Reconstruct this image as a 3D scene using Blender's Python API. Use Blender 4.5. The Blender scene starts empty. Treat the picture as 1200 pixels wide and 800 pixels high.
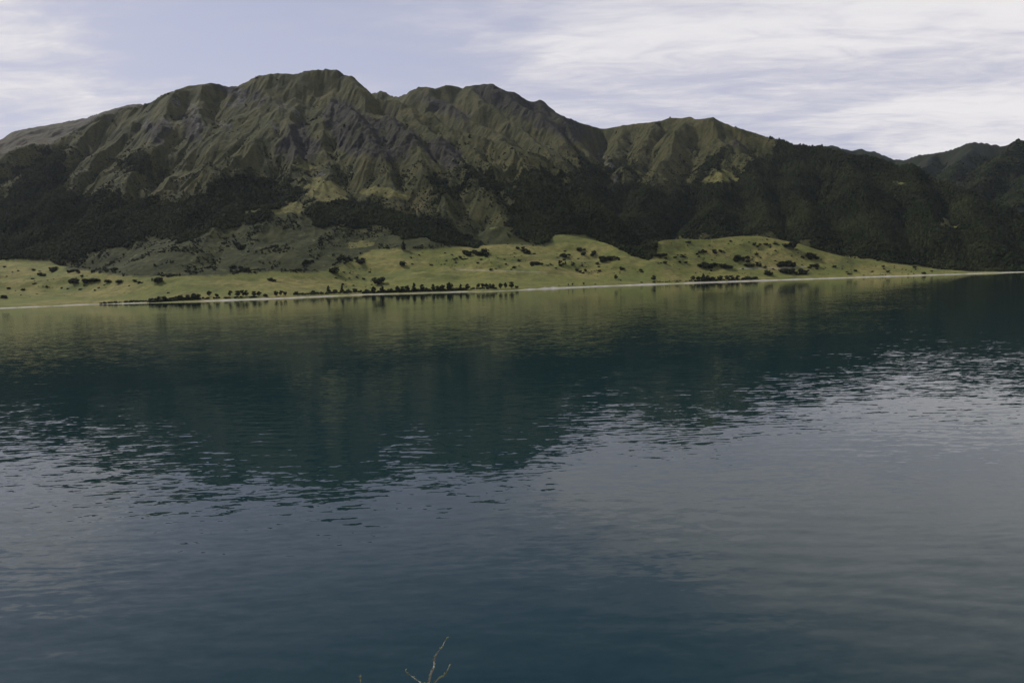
import bpy, math, random
import numpy as np
from mathutils import Matrix, Vector

random.seed(7)
RNG = np.random.default_rng(11)
C = bpy.context.scene.collection
S = bpy.context.scene

# ------------------------------------------------------------------ camera
CAM_H = 20.0
F = 800.0                                   # focal length in pixels of the 1200 px wide photo (24 mm)
ROLL = math.radians(1.81)
PITCH = math.atan(72.0 / F)
Fw = np.array([0, math.cos(PITCH), -math.sin(PITCH)])
R0 = np.array([1.0, 0, 0]); U0 = np.array([0, math.sin(PITCH), math.cos(PITCH)])
Rt = math.cos(ROLL) * R0 - math.sin(ROLL) * U0
Up = math.cos(ROLL) * U0 + math.sin(ROLL) * R0
cd = bpy.data.cameras.new('camera'); cam = bpy.data.objects.new('camera', cd); C.objects.link(cam)
cd.sensor_width = 36; cd.lens = 24; cd.clip_start = 0.1; cd.clip_end = 40000
M = Matrix(((Rt[0], Up[0], -Fw[0], 0), (Rt[1], Up[1], -Fw[1], 0), (Rt[2], Up[2], -Fw[2], CAM_H), (0, 0, 0, 1)))
cam.matrix_world = M
S.camera = cam

# ------------------------------------------------------------------ light
SUN_DIR = Vector((-0.60, 0.42, 0.72)).normalized()      # towards the sun: high, left, a little beyond the range
SUN_EL = math.asin(SUN_DIR.z)
SUN_AZ = math.atan2(SUN_DIR.x, SUN_DIR.y)
sl = bpy.data.lights.new('sun', 'SUN'); sl.energy = 3.4; sl.angle = math.radians(0.6); sl.color = (1.0, 0.95, 0.86)
so = bpy.data.objects.new('sun', sl); C.objects.link(so)
so.rotation_euler = SUN_DIR.to_track_quat('Z', 'Y').to_euler()

S.view_settings.view_transform = 'Standard'; S.view_settings.look = 'None'
S.view_settings.exposure = 0.0; S.view_settings.gamma = 1.0; S.view_settings.use_curve_mapping = False
S.cycles.max_bounces = 5; S.cycles.diffuse_bounces = 2; S.cycles.glossy_bounces = 3; S.cycles.volume_bounces = 0
S.cycles.caustics_reflective = False; S.cycles.caustics_refractive = False
S.cycles.use_denoising = True; S.cycles.denoiser = 'OPENIMAGEDENOISE'; S.cycles.denoising_input_passes = 'RGB_ALBEDO_NORMAL'


class N:
    """small node-tree writer"""
    def __init__(s, tree):
        s.t = tree; tree.nodes.clear()
    def new(s, typ, **kw):
        n = s.t.nodes.new(typ)
        for k, v in kw.items(): setattr(n, k, v)
        return n
    def link(s, a, b): s.t.links.new(a, b)
    def inp(s, sock, v):
        if hasattr(v, 'links') or hasattr(v, 'is_output'): s.link(v, sock)
        else: sock.default_value = v
    def math(s, op, a, b=0.0, c=None, clamp=False):
        n = s.new('ShaderNodeMath', operation=op); n.use_clamp = clamp
        s.inp(n.inputs[0], a); s.inp(n.inputs[1], b)
        if c is not None: s.inp(n.inputs[2], c)
        return n.outputs[0]
    def vmath(s, op, a, b=(0, 0, 0)):
        n = s.new('ShaderNodeVectorMath', operation=op)
        s.inp(n.inputs[0], a); s.inp(n.inputs[1], b)
        return n.outputs[0]
    def mix(s, f, a, b, blend='MIX'):
        n = s.new('ShaderNodeMix', data_type='RGBA', blend_type=blend); n.clamp_factor = True
        s.inp(n.inputs[0], f); s.inp(n.inputs[6], a); s.inp(n.inputs[7], b)
        return n.outputs[2]
    def noise(s, vec, scale, detail=4.0, rough=0.5, dist=0.0, out=0):
        n = s.new('ShaderNodeTexNoise'); s.link(vec, n.inputs['Vector'])
        n.inputs['Scale'].default_value = scale; n.inputs['Detail'].default_value = detail
        n.inputs['Roughness'].default_value = rough; n.inputs['Distortion'].default_value = dist
        return n.outputs[out]
    def maprange(s, v, a, b, c=0.0, d=1.0, smooth=True):
        n = s.new('ShaderNodeMapRange'); n.interpolation_type = 'SMOOTHSTEP' if smooth else 'LINEAR'
        s.inp(n.inputs[0], v); n.inputs[1].default_value = a; n.inputs[2].default_value = b
        n.inputs[3].default_value = c; n.inputs[4].default_value = d
        return n.outputs[0]
    def mapping(s, vec, scale=(1, 1, 1), rot=(0, 0, 0), loc=(0, 0, 0)):
        n = s.new('ShaderNodeMapping'); s.link(vec, n.inputs[0])
        n.inputs[1].default_value = loc; n.inputs[2].default_value = rot; n.inputs[3].default_value = scale
        return n.outputs[0]


def rgb(r, g, b): return (r, g, b, 1.0)


# ------------------------------------------------------------------ sky
W = bpy.data.worlds.new('World'); S.world = W; W.use_nodes = True
n = N(W.node_tree)
sky = n.new('ShaderNodeTexSky', sky_type='NISHITA'); sky.sun_disc = False
sky.sun_elevation = SUN_EL; sky.sun_rotation = SUN_AZ; sky.altitude = 350; sky.air_density = 1.0; sky.dust_density = 1.5; sky.ozone_density = 2.0
bg = n.new('ShaderNodeBackground'); bg.inputs[1].default_value = 0.1
tc = n.new('ShaderNodeTexCoord'); sx = n.new('ShaderNodeSeparateXYZ'); n.link(tc.outputs['Generated'], sx.inputs[0])
zz = n.math('ADD', n.math('MAXIMUM', sx.outputs[2], 0.0), 0.10)
px_ = n.math('DIVIDE', sx.outputs[0], zz); py_ = n.math('DIVIDE', sx.outputs[1], zz)
cv = n.new('ShaderNodeCombineXYZ'); n.link(px_, cv.inputs[0]); n.link(py_, cv.inputs[1])
P = cv.outputs[0]
big = n.noise(n.mapping(P, (0.55, 0.8, 1), (0, 0, 0.25), (3.1, 0.7, 0)), 1.0, 3, 0.5, 0.4)
mid = n.noise(n.mapping(P, (0.8, 2.0, 1), (0, 0, 0.30), (0.3, 4.4, 0)), 1.5, 8, 0.62, 0.7)
fine = n.noise(n.mapping(P, (1.5, 4.0, 1), (0, 0, 0.42), (2.0, 1.0, 0)), 2.6, 8, 0.65, 1.0)
cover = n.math('ADD', n.math('MULTIPLY', big, 0.9), n.math('ADD', n.math('MULTIPLY', mid, 0.80), n.math('MULTIPLY', fine, 0.42)))
cover = n.math('ADD', cover, n.math('MULTIPLY', sx.outputs[0], 0.27))
pv = n.new('ShaderNodeVectorMath', operation='DISTANCE'); n.link(tc.outputs['Generated'], pv.inputs[0]); pv.inputs[1].default_value = (-0.55, 0.765, 0.335)
cover = n.math('ADD', cover, n.math('MULTIPLY', n.maprange(pv.outputs['Value'], 0.02, 0.26, 1.0, 0.0), 0.34))

cover = n.math('SUBTRACT', cover, n.math('MULTIPLY', n.math('MAXIMUM', n.math('SUBTRACT', sx.outputs[2], 0.36), 0.0), 0.75))
cover = n.math('ADD', cover, n.math('MULTIPLY', n.math('MULTIPLY', n.math('SUBTRACT', sx.outputs[0], 0.16), 0.95), n.maprange(sx.outputs[2], 0.25, 0.42)))
cov = n.maprange(cover, 0.76, 1.30)
veil = n.math('MULTIPLY', n.math('MULTIPLY_ADD', cov, 0.54, 0.46), n.maprange(sx.outputs[2], 0.26, 0.62, 1.0, 0.32))
cloud = n.mix(n.maprange(cover, 0.92, 1.42), rgb(5.9, 5.8, 6.7), rgb(8.5, 8.3, 8.4))
col = n.mix(veil, n.mix(0.62, sky.outputs[0], n.mix(n.maprange(sx.outputs[2], 0.25, 0.6), rgb(4.3, 4.6, 6.6), rgb(1.3, 2.0, 4.0))), cloud)
n.link(col, bg.inputs[0])
out = n.new('ShaderNodeOutputWorld'); n.link(bg.outputs[0], out.inputs[0])


# ------------------------------------------------------------------ numpy helpers
def ray(px, py):
    """pixel of the 1200x800 photo -> (u, e): x/y and (z-cam)/y of its ray"""
    px = np.asarray(px, float); py = np.asarray(py, float)
    d = Fw[None] * F + Rt[None] * (px.reshape(-1, 1) - 600) + Up[None] * (400 - py.reshape(-1, 1))
    return d[:, 0] / d[:, 1], d[:, 2] / d[:, 1]


def proj(x, y, z):
    v = np.stack([x, y, z - CAM_H], -1)
    d = v @ Fw
    return 600 + F * (v @ Rt) / d, 400 - F * (v @ Up) / d


def P3(px, py, Y):
    u, e = ray([px], [py]); return np.array([u[0] * Y, Y, CAM_H + e[0] * Y])


def hash2(ix, iy, seed):
    h = (ix.astype(np.int64) * 374761393 + iy.astype(np.int64) * 668265263 + seed * 974711) & 0xffffffff
    h = ((h ^ (h >> 13)) * 1274126177) & 0xffffffff
    h = (h ^ (h >> 16)) & 0xffffffff
    return h.astype(np.float32) / np.float32(4294967295.0)


def vnoise(x, y, seed=0):
    ix = np.floor(x); iy = np.floor(y); fx = (x - ix).astype(np.float32); fy = (y - iy).astype(np.float32)
    r = 0
    fxs = fx * fx * fx * (fx * (fx * 6 - 15) + 10); fys = fy * fy * fy * (fy * (fy * 6 - 15) + 10)
    vals = []
    for dx in (0, 1):
        for dy in (0, 1):
            a = hash2(ix + dx, iy + dy, seed) * np.float32(2 * math.pi)
            g = np.cos(a) * (fx - dx) + np.sin(a) * (fy - dy)
            r = r + g * (fxs if dx else 1 - fxs) * (fys if dy else 1 - fys)
    return r * 1.6


def fbm(x, y, seed=0, octv=4, gain=0.5):
    r = 0; a = 1.0
    for k in range(octv):
        r = r + a * vnoise(x * 2 ** k + 17.3 * k, y * 2 ** k - 9.1 * k, seed + k); a *= gain
    return r


def sstep(x, a, b):
    t = np.clip((x - a) / (b - a), 0, 1); return t * t * (3 - 2 * t)


def inpoly(px, py, poly):
    poly = np.array(poly, float); res = np.zeros(px.shape, bool)
    m = (px > poly[:, 0].min()) & (px < poly[:, 0].max()) & (py > poly[:, 1].min()) & (py < poly[:, 1].max())
    xs = px[m]; ys = py[m]; r = np.zeros(xs.shape, bool)
    for k in range(len(poly)):
        x1, y1 = poly[k]; x2, y2 = poly[k - 1]
        if y1 == y2: continue
        r ^= ((y1 > ys) != (y2 > ys)) & (xs < (x2 - x1) * (ys - y1) / (y2 - y1) + x1)
    res[m] = r
    return res


# ------------------------------------------------------------------ terrain: shore, pasture, ridges
shore_px = [(-240, 367), (-100, 364.3), (0, 361.5), (60, 358.8), (100, 357.0), (165, 355.2), (180, 355.0), (230, 353.4), (330, 349.8), (400, 346.6), (430, 345.2), (480, 344.0), (545, 342.0),
            (575, 341.6), (605, 340.2), (700, 335.8), (800, 332.2), (870, 329.8), (1000, 325.4), (1100, 322.2), (1200, 319.0), (1300, 315.9), (1450, 311.2)]
su, se = ray([p[0] for p in shore_px], [p[1] for p in shore_px])
shore_Y = -CAM_H / se

top_px = [(-240, 308, 1800), (-100, 306, 1800), (0, 306, 1760), (60, 310, 1640), (100, 315, 1500), (150, 322, 1400), (215, 324, 1370), (245, 322, 1380), (285, 318, 1420), (325, 315, 1450), (365, 318, 1480),
          (392, 311, 1560), (415, 298, 1700), (440, 291, 1780), (500, 290, 1800), (560, 288, 1800), (620, 285, 1820), (655, 276, 1880), (690, 280, 1860), (715, 286, 1800),
          (735, 291, 1760), (752, 291, 1740), (765, 286, 1740), (778, 281.5, 1750), (800, 280, 1780), (832, 281, 1800), (860, 277, 1820), (890, 276.5, 1820), (930, 284, 1790), (970, 296, 1760),
          (985, 299.5, 1745), (1000, 302.5, 1750), (1050, 309.5, 1740), (1100, 315.5, 1720), (1140, 318.3, 1690), (1200, 316.0, 1700), (1300, 313, 1750), (1450, 308, 1800)]
tu, te = ray([p[0] for p in top_px], [p[1] for p in top_px])
top_Y = np.array([p[2] for p in top_px], float); top_Z = CAM_H + te * top_Y

# columns (constant x/y) and rows (constant y)
ucol = np.concatenate([np.arange(-1.15, -0.82, 0.008), np.arange(-0.82, 0.82, 0.00145), np.arange(0.82, 1.16, 0.008)])
yrow = np.concatenate([np.arange(1040, 1860, 3.0), np.arange(1860, 3500, 4.2), np.arange(3500, 4300, 9.0), np.arange(4300, 7600, 26.0)])
nu, ny = len(ucol), len(yrow)
Uu, YY = np.meshgrid(ucol, yrow)            # [row, col]
Uu = Uu.astype(np.float64)
XX = Uu * YY

shoreY = np.interp(ucol, su, shore_Y) + 5.0 * vnoise(ucol * 40, ucol * 0, 3) * 1.0
topY = np.interp(ucol, tu, top_Y); topZ = np.interp(ucol, tu, top_Z)
ker = np.exp(-np.linspace(-2, 2, 9) ** 2); ker /= ker.sum()
smooth = lambda a: np.convolve(np.pad(a, 4, 'edge'), ker, 'valid')
topY = smooth(topY); topZ = smooth(topZ)

d = YY - shoreY[None]
t = np.clip((d - 40) / (topY - shoreY - 40)[None], 0, 1.0)
prof = 0.35 * t + 0.65 * t * t * (1.55 - 0.55 * t)
base = np.where(d < 0, d * 0.06, np.where(d < 34, 0.065 * d, 2.2 + 1.8 * sstep(d, 34, 42)))
hills = fbm(XX / 170, YY / 120, 5, 3) * 9.0 + fbm(XX / 45, YY / 40, 9, 3) * 1.4
base = base + (topZ[None] - 4.0) * prof + (hills + 3.4 * fbm(XX / 75, YY / 55, 15, 3)) * sstep(d, 60, 260) * (1 - 0.75 * sstep(t, 0.75, 1.0))
# the flat paddock and low moraine humps near the shore
def hump(px, py, Y, rx, ry, h):
    global base
    p = P3(px, py, Y)
    base = base + h * np.exp(-((XX - p[0]) / rx) ** 2 - ((YY - Y) / ry) ** 2)
past_t = np.clip(d / (topY - shoreY)[None], 0, 3)
behind = np.maximum(YY - topY[None], 0)
base = base - np.where(behind > 0, np.minimum(behind * 0.05, 40), 0)

RIDGES = [
 # group 1: the broad massif on the left
 (1, 1.12, [(-260, 196, 2500), (-120, 200, 2500), (-40, 190, 2550), (0, 182, 2600), (40, 170, 2700), (92, 153, 2850), (130, 138, 2920), (175, 122, 2960), (190, 111, 2970), (220, 101, 2990), (243, 98, 3010), (252, 97, 3030), (264, 102, 3060), (277, 101, 3050),
            (290, 96, 3020), (300, 89.5, 3000), (322, 86, 3000), (350, 87, 3000), (358, 83, 3005), (372, 82, 3000), (385, 81.5, 3000), (397, 82.5, 2990), (405, 89, 2970), (413, 90, 2950), (430, 105, 2900), (444, 112, 2860), (470, 119, 2800),
            (500, 138, 2690), (525, 150, 2600), (570, 159, 2480), (590, 165, 2430), (630, 183, 2320), (655, 202, 2220), (675, 218, 2120), (690, 235, 2020)]),
 (1, 0.80, [(300, 90, 3000), (312, 112, 2850), (322, 128, 2730), (318, 146, 2600), (295, 165, 2450), (268, 186, 2300), (252, 205, 2180)]),
 (1, 0.95, [(350, 87, 3000), (345, 112, 2850), (338, 133, 2690), (343, 160, 2500), (352, 190, 2330), (356, 210, 2220)]),
 (1, 0.95, [(385, 82, 3000), (393, 100, 2900), (394, 116, 2780), (384, 135, 2640), (386, 160, 2480), (385, 190, 2310), (380, 210, 2200)]),
 (1, 0.95, [(394, 116, 2780), (412, 124, 2680), (428, 142, 2540), (440, 170, 2370), (452, 198, 2220), (462, 220, 2110)]),
 (1, 0.95, [(415, 92, 2945), (432, 118, 2760), (452, 134, 2620), (474, 160, 2430), (496, 190, 2240), (515, 220, 2080), (530, 245, 1970)]),
 (1, 0.95, [(470, 119, 2800), (490, 146, 2600), (515, 172, 2410), (545, 200, 2220), (572, 225, 2080), (592, 250, 1960)]),
 (1, 0.95, [(525, 151, 2600), (555, 180, 2400), (585, 208, 2200), (610, 232, 2060), (630, 255, 1960)]),
 (1, 0.95, [(590, 166, 2430), (615, 195, 2250), (640, 220, 2090), (655, 245, 1980)]),
 (1, 0.95, [(243, 98, 3010), (240, 125, 2810), (228, 158, 2580), (212, 190, 2370), (196, 220, 2190), (180, 245, 2050)]),
 (1, 0.95, [(264, 102, 3060), (268, 130, 2840), (262, 155, 2650), (250, 175, 2500), (236, 200, 2330)]),
 (1, 0.95, [(215, 103, 2985), (198, 135, 2760), (180, 168, 2540), (160, 200, 2340), (140, 230, 2160)]),
 (1, 0.95, [(175, 122, 2960), (152, 150, 2760), (126, 178, 2560), (100, 208, 2370), (72, 238, 2190)]),
 (1, 0.80, [(92, 153, 2850), (75, 178, 2640), (50, 205, 2440), (20, 235, 2250), (-10, 258, 2120)]),
 (1, 0.75, [(0, 182, 2600), (-40, 215, 2400), (-80, 245, 2200)]),
 (1, 0.55, [(250, 205, 2180), (285, 235, 2010), (320, 262, 1860)]),
 (1, 0.55, [(380, 212, 2190), (392, 228, 2080), (385, 245, 1990)]),
 (1, 0.55, [(330, 243, 2000), (345, 246, 1980)]),
 (1, 0.55, [(430, 245, 1960), (480, 258, 1900), (510, 270, 1870)]),
 # group 2: the rocky peak behind
 (2, 1.40, [(436, 114, 4300), (448, 106, 4300), (458, 113, 4200), (470, 114.5, 3900), (480, 107, 3750), (492, 102.5, 3720), (512, 104, 3700), (524, 99.5, 3700), (545, 104, 3690), (550, 100, 3690), (570, 98.3, 3680), (580, 99, 3670), (590, 106, 3660), (605, 109, 3650), (620, 118, 3640),
            (632, 116.5, 3630), (637, 118, 3630), (645, 127, 3630), (660, 136.5, 3650), (680, 144, 3680), (706, 151.5, 3720)]),
 (2, 0.95, [(500, 102.5, 3710), (520, 122, 3500), (545, 140, 3300), (570, 155, 3120), (590, 163, 3000)]),
 (2, 0.95, [(550, 100, 3690), (570, 122, 3480), (595, 142, 3270), (620, 163, 3050), (645, 182, 2850), (668, 200, 2680)]),
 (2, 0.95, [(590, 106, 3660), (615, 130, 3450), (640, 150, 3260), (665, 172, 3050), (690, 195, 2830)]),
 (2, 0.95, [(635, 117, 3630), (655, 142, 3450), (678, 165, 3250), (697, 185, 3080)]),
 # group 3: the rounded peak right of the valley, with its long wooded ridge
 (3, 1.25, [(700, 151.5, 3740), (706, 151.8, 3720), (720, 149, 3680), (735, 146, 3640), (755, 144, 3560), (773, 142, 3480), (786, 138, 3420), (798, 139, 3380), (806, 137, 3340), (820, 140, 3280), (835, 137.3, 3220), (850, 145, 3160), (875, 153, 3090), (900, 161, 3020),
            (915, 164, 2970), (930, 170, 2920), (960, 172.5, 2820), (982, 177, 2760), (1005, 185, 2690), (1025, 191, 2640), (1040, 198, 2600), (1075, 208.5, 2500), (1112, 221.5, 2400), (1150, 235, 2300), (1200, 252, 2190), (1260, 274, 2050), (1320, 292, 1950)]),
 (3, 0.95, [(735, 146, 3640), (726, 162, 3440), (718, 176, 3270), (712, 190, 3080)]),
 (3, 0.95, [(773, 142, 3480), (760, 165, 3250), (742, 188, 3020), (730, 205, 2850)]),
 (3, 0.95, [(806, 137, 3340), (797, 160, 3140), (783, 184, 2920), (766, 208, 2700), (752, 232, 2480), (748, 256, 2280)]),
 (3, 0.90, [(835, 137.3, 3220), (838, 160, 3050), (834, 184, 2860), (845, 205, 2680), (842, 230, 2480), (826, 255, 2260)]),
 (3, 0.90, [(850, 145, 3160), (868, 175, 2920), (884, 205, 2680), (890, 235, 2430), (894, 258, 2200)]),
 (3, 0.90, [(915, 164, 2970), (928, 195, 2710), (940, 228, 2440), (952, 260, 2150)]),
 (3, 0.90, [(982, 177, 2760), (1000, 210, 2480), (1014, 245, 2200), (1030, 278, 1950)]),
 (3, 0.90, [(1058, 203, 2550), (1080, 238, 2260), (1100, 275, 1990)]),
 (3, 0.90, [(1130, 228, 2350), (1150, 262, 2080), (1165, 292, 1880)]),
 # group 4: farther ridges at the right edge
 (4, 0.80, [(940, 172.5, 5400), (960, 172.2, 5350), (975, 170.6, 5300), (990, 175.5, 5250), (1000, 177, 5250), (1010, 174.2, 5250), (1017, 178, 5200), (1023, 176.8, 5200), (1035, 182, 5150), (1048, 187, 5100), (1060, 188.5, 4950)]),
 (4, 1.1, [(1060, 188.5, 4950), (1075, 182, 4850), (1095, 180, 4750), (1110, 177, 4650), (1120, 174, 4600), (1135, 167.6, 4500), (1145, 167, 4450), (1160, 169, 4400), (1180, 171, 4350), (1240, 172, 4300), (1330, 150, 4300), (1480, 140, 4300)]),
 (4, 0.80, [(1095, 180, 4750), (1080, 198, 4350), (1072, 212, 4050)]),
 (4, 0.80, [(1145, 167, 4450), (1128, 190, 4050), (1112, 210, 3750)]),
 (4, 1.1, [(1420, 110, 3500), (1300, 135, 3500), (1240, 152, 3500), (1200, 164.5, 3480), (1190, 166, 3470), (1182, 171, 3440), (1165, 192, 3300), (1148, 212, 3150), (1132, 232, 3000)]),
 (4, 0.80, [(1240, 152, 3500), (1222, 190, 3150), (1200, 225, 2850), (1185, 245, 2680)]),
 # group 5: the pale hill far left
 (5, 0.60, [(-300, 200, 4700), (-120, 190, 4600), (-40, 175, 4550), (0, 164.5, 4500), (14, 154.5, 4450), (30, 151, 4400), (60, 146.5, 4350), (90, 143, 4300), (110, 136, 4250), (125, 129.5, 4200), (150, 123, 4150), (165, 121.5, 4100), (190, 126, 4050)]),
 (5, 0.60, [(60, 146.5, 4350), (40, 165, 4000), (10, 182, 3700)]),
]

wx = XX + 26 * fbm(XX / 420, YY / 420, 21, 2) + 9 * fbm(XX / 110, YY / 110, 23, 3)
wy = YY + 26 * fbm(XX / 420, YY / 420, 31, 2) + 9 * fbm(XX / 110, YY / 110, 33, 3)
wx = wx.astype(np.float32); wy = wy.astype(np.float32)
layers = {0: base.astype(np.float32)}
for gid, k, pts in RIDGES:
    p3 = np.array([P3(*p) for p in pts], np.float32)
    best = None
    for a, b in zip(p3[:-1], p3[1:]):
        ab = b[:2] - a[:2]; L2 = float(ab @ ab) + 1e-6
        s = np.clip(((wx - a[0]) * ab[0] + (wy - a[1]) * ab[1]) / L2, 0, 1)
        dx = wx - (a[0] + s * ab[0]); dy = wy - (a[1] + s * ab[1])
        dd = np.sqrt(dx * dx + dy * dy)
        h = a[2] + s * (b[2] - a[2]) - k * (np.sqrt(dd * dd + 12.0 ** 2) - 12.0) * (1.0 - 0.10 * np.minimum(dd / 600, 1))
        best = h if best is None else np.maximum(best, h)
    if gid in layers:
        m = np.maximum(layers[gid], best); df = np.abs(layers[gid] - best)
        layers[gid] = m + 9.0 * np.log1p(np.exp(-df / 9.0)) * 0.8
    else: layers[gid] = best
ids = sorted(layers)
stack = np.stack([layers[i] for i in ids])
owner = np.array(ids)[np.argmax(stack, 0)]
Z = stack[0]
for q in stack[1:]:
    m = np.maximum(Z, q); df = np.abs(Z - q); Z = m + 7.0 * np.log1p(np.exp(-df / 7.0)) * 0.8
Z = Z.astype(np.float64)
del stack


def grad(Zz):
    du = np.gradient(Zz, ucol, axis=1); dy = np.gradient(Zz, yrow, axis=0)
    gx = du / YY; gy = dy - Uu * gx
    return gx, gy


Z = Z + sstep(Z - base, 60, 300) * fbm(XX / 380, YY / 380, 66, 3) * 30 * (owner > 0)
Z0 = Z.copy()
# gullies and ribs that run down the slope
mount = sstep(np.where(owner > 0, Z - base, 0), 2, 60).astype(np.float32)
def blur(a, ru, ry, times=2):
    for _ in range(times):
        for ax, rr_ in ((1, ru), (0, ry)):
            if rr_ < 1: continue
            pad = [(0, 0), (0, 0)]; pad[ax] = (rr_ + 1, rr_)
            cs = np.cumsum(np.pad(a, pad, 'edge'), axis=ax)
            m_ = a.shape[ax]; k2 = 2 * rr_ + 1
            a = (np.take(cs, np.arange(k2, k2 + m_), axis=ax) - np.take(cs, np.arange(0, m_), axis=ax)) / k2
    return a


rise = sstep(Z0 - base, 60, 300)
for o, (wl, amp, sharp) in enumerate([(260, 26.0, .45), (105, 8.5, .5), (46, 4.2, .5), (21, 2.2, .4)]):
    Zs = blur(Z, max(1, int(wl * 0.22 / 3.6)), max(1, int(wl * 0.22 / 4.0)))
    gx, gy = grad(Zs); gl = np.sqrt(gx * gx + gy * gy) + 1e-6
    sxd = (-gy / gl).astype(np.float32); syd = (gx / gl).astype(np.float32)
    cell = wl * 1.5
    qx = (XX / cell).astype(np.float32); qy = (YY / cell).astype(np.float32)
    ix = np.floor(qx); iy = np.floor(qy)
    ca = np.zeros_like(qx); sa = np.zeros_like(qx); wa = np.zeros_like(qx)
    for ax in (-1, 0, 1, 2):
        for ay in (-1, 0, 1, 2):
            cx = ix + ax; cy = iy + ay
            vx = qx - cx - hash2(cx, cy, 50 + o) * 0.9; vy = qy - cy - hash2(cx, cy, 80 + o) * 0.9
            w = np.exp(-2.2 * (vx * vx + vy * vy))
            ph = (vx * sxd + vy * syd) * np.float32(2 * math.pi * 1.5) + hash2(cx, cy, 120 + o) * 1.2
            ca += w * np.cos(ph); sa += w * np.sin(ph); wa += w
    h = ca / wa
    h = (1 - sharp) * h + sharp * (1 - 2 * np.sqrt(np.abs(h) + 1e-4))
    slope_w = sstep(gl, 0.18, 0.6)
    patch = 0.25 + 0.85 * np.clip(fbm(XX / (wl * 1.9), YY / (wl * 1.9), 200 + o, 2) * 1.3 + 0.5, 0, 1.3)
    rockish = 1.0
    Z = Z + amp * h * slope_w * mount * patch * (0.25 + 0.75 * rise)
Z = Z + mount * (fbm(XX / 60, YY / 60, 71, 4, 0.5) * 2.2)


def ribs(wl, seed, stretch=1.5):
    """stripes that run down the slope, for streaks of grass, scree and scrub"""
    gx, gy = grad(blur(Z0, 4, 5)); gl = np.sqrt(gx * gx + gy * gy) + 1e-6
    sxd = (-gy / gl).astype(np.float32); syd = (gx / gl).astype(np.float32)
    qx = (XX / (wl * stretch)).astype(np.float32); qy = (YY / (wl * stretch)).astype(np.float32)
    ix = np.floor(qx); iy = np.floor(qy); ca = 0; wa = 0
    for ax in (-1, 0, 1, 2):
        for ay in (-1, 0, 1, 2):
            cx = ix + ax; cy = iy + ay
            vx = qx - cx - hash2(cx, cy, seed) * 0.9; vy = qy - cy - hash2(cx, cy, seed + 1) * 0.9
            w = np.exp(-2.0 * (vx * vx + vy * vy))
            ca = ca + w * np.cos((vx * sxd + vy * syd) * np.float32(6.2832 * stretch) + hash2(cx, cy, seed + 2) * 6.2832); wa = wa + w
    return ca / wa
streak = ribs(34, 700, 2.4) * 0.6 + ribs(80, 720, 2.0) * 0.55 + ribs(15, 740, 2.4) * 0.3
del ca, sa, wa, qx, qy, ix, iy, sxd, syd

# match the skyline that was traced
SKY = [(0, 165), (14, 154.5), (30, 151), (60, 146), (100, 138.5), (125, 130), (150, 123), (170, 121.5), (175, 121.5), (190, 111), (220, 101), (243, 98), (250, 97), (262, 101), (276, 101.5), (290, 96), (300, 89.5), (322, 86), (350, 87), (354, 84.5), (358, 83), (372, 82), (385, 81.5), (397, 82.5), (405, 89), (411, 88), (415, 91), (430, 105),
       (440, 110.5), (448, 106), (457, 112), (470, 113.5), (480, 107), (492, 102), (500, 102), (512, 104), (524, 99.5), (536, 101.5), (545, 104), (550, 100), (562, 99.5), (570, 98.3), (580, 99), (590, 106), (605, 109), (620, 119), (626, 120), (632, 116.7), (637, 118), (645, 127), (660, 136.3), (680, 144), (706, 151.5), (720, 149), (735, 146.3),
       (755, 144), (773, 142), (786, 137.8), (798, 139), (806, 137), (820, 140), (835, 137.5), (850, 145), (875, 153), (900, 161), (915, 164), (925, 169), (945, 171), (960, 172), (975, 170.5), (990, 175), (1000, 177), (1010, 174), (1017, 178), (1023, 177), (1035, 182), (1048, 187), (1060, 188), (1075, 182), (1095, 180), (1110, 177), (1120, 174), (1135, 167.5), (1145, 167), (1160, 169), (1178, 172), (1185, 168), (1195, 164.5), (1200, 165)]
ku, ke = ray([p[0] for p in SKY], [p[1] for p in SKY])
et = np.interp(ucol, ku, ke)
E = (Z - CAM_H) / YY
for it in range(2):
    E = (Z - CAM_H) / YY
    emax = E.max(0)
    corr = et - emax
    if it == 0: corr = np.convolve(np.pad(corr, 6, 'edge'), np.ones(13) / 13, 'valid')
    else: corr = np.convolve(np.pad(corr, 3, 'edge'), np.ones(7) / 7, 'valid') * 0.6
    corr *= 1 - sstep(np.abs(ucol), 0.78, 0.9)
    lo = 0.45 if it == 0 else 0.9
    wgt = sstep(E / emax[None], lo, 1.0)
    Z = Z + corr[None] * YY * wgt

# ------------------------------------------------------------------ land cover, per vertex
PX, PY = proj(XX, YY, Z)
nwx = fbm(XX / 55, YY / 55, 301, 3); nwy = fbm(XX / 55, YY / 55, 311, 3)
wm = 1.0 + 5.0 * mount
MX = PX + nwx * wm; MY = PY + nwy * wm * 0.6
fine_n = fbm(XX / 22, YY / 22, 333, 3)
gx, gy = grad(Z); slope = np.sqrt(gx * gx + gy * gy)


def cover(polys, mx=MX, my=MY):
    r = np.zeros(MX.shape, bool)
    for p in polys: r |= inpoly(mx, my, p)
    return r

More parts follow.
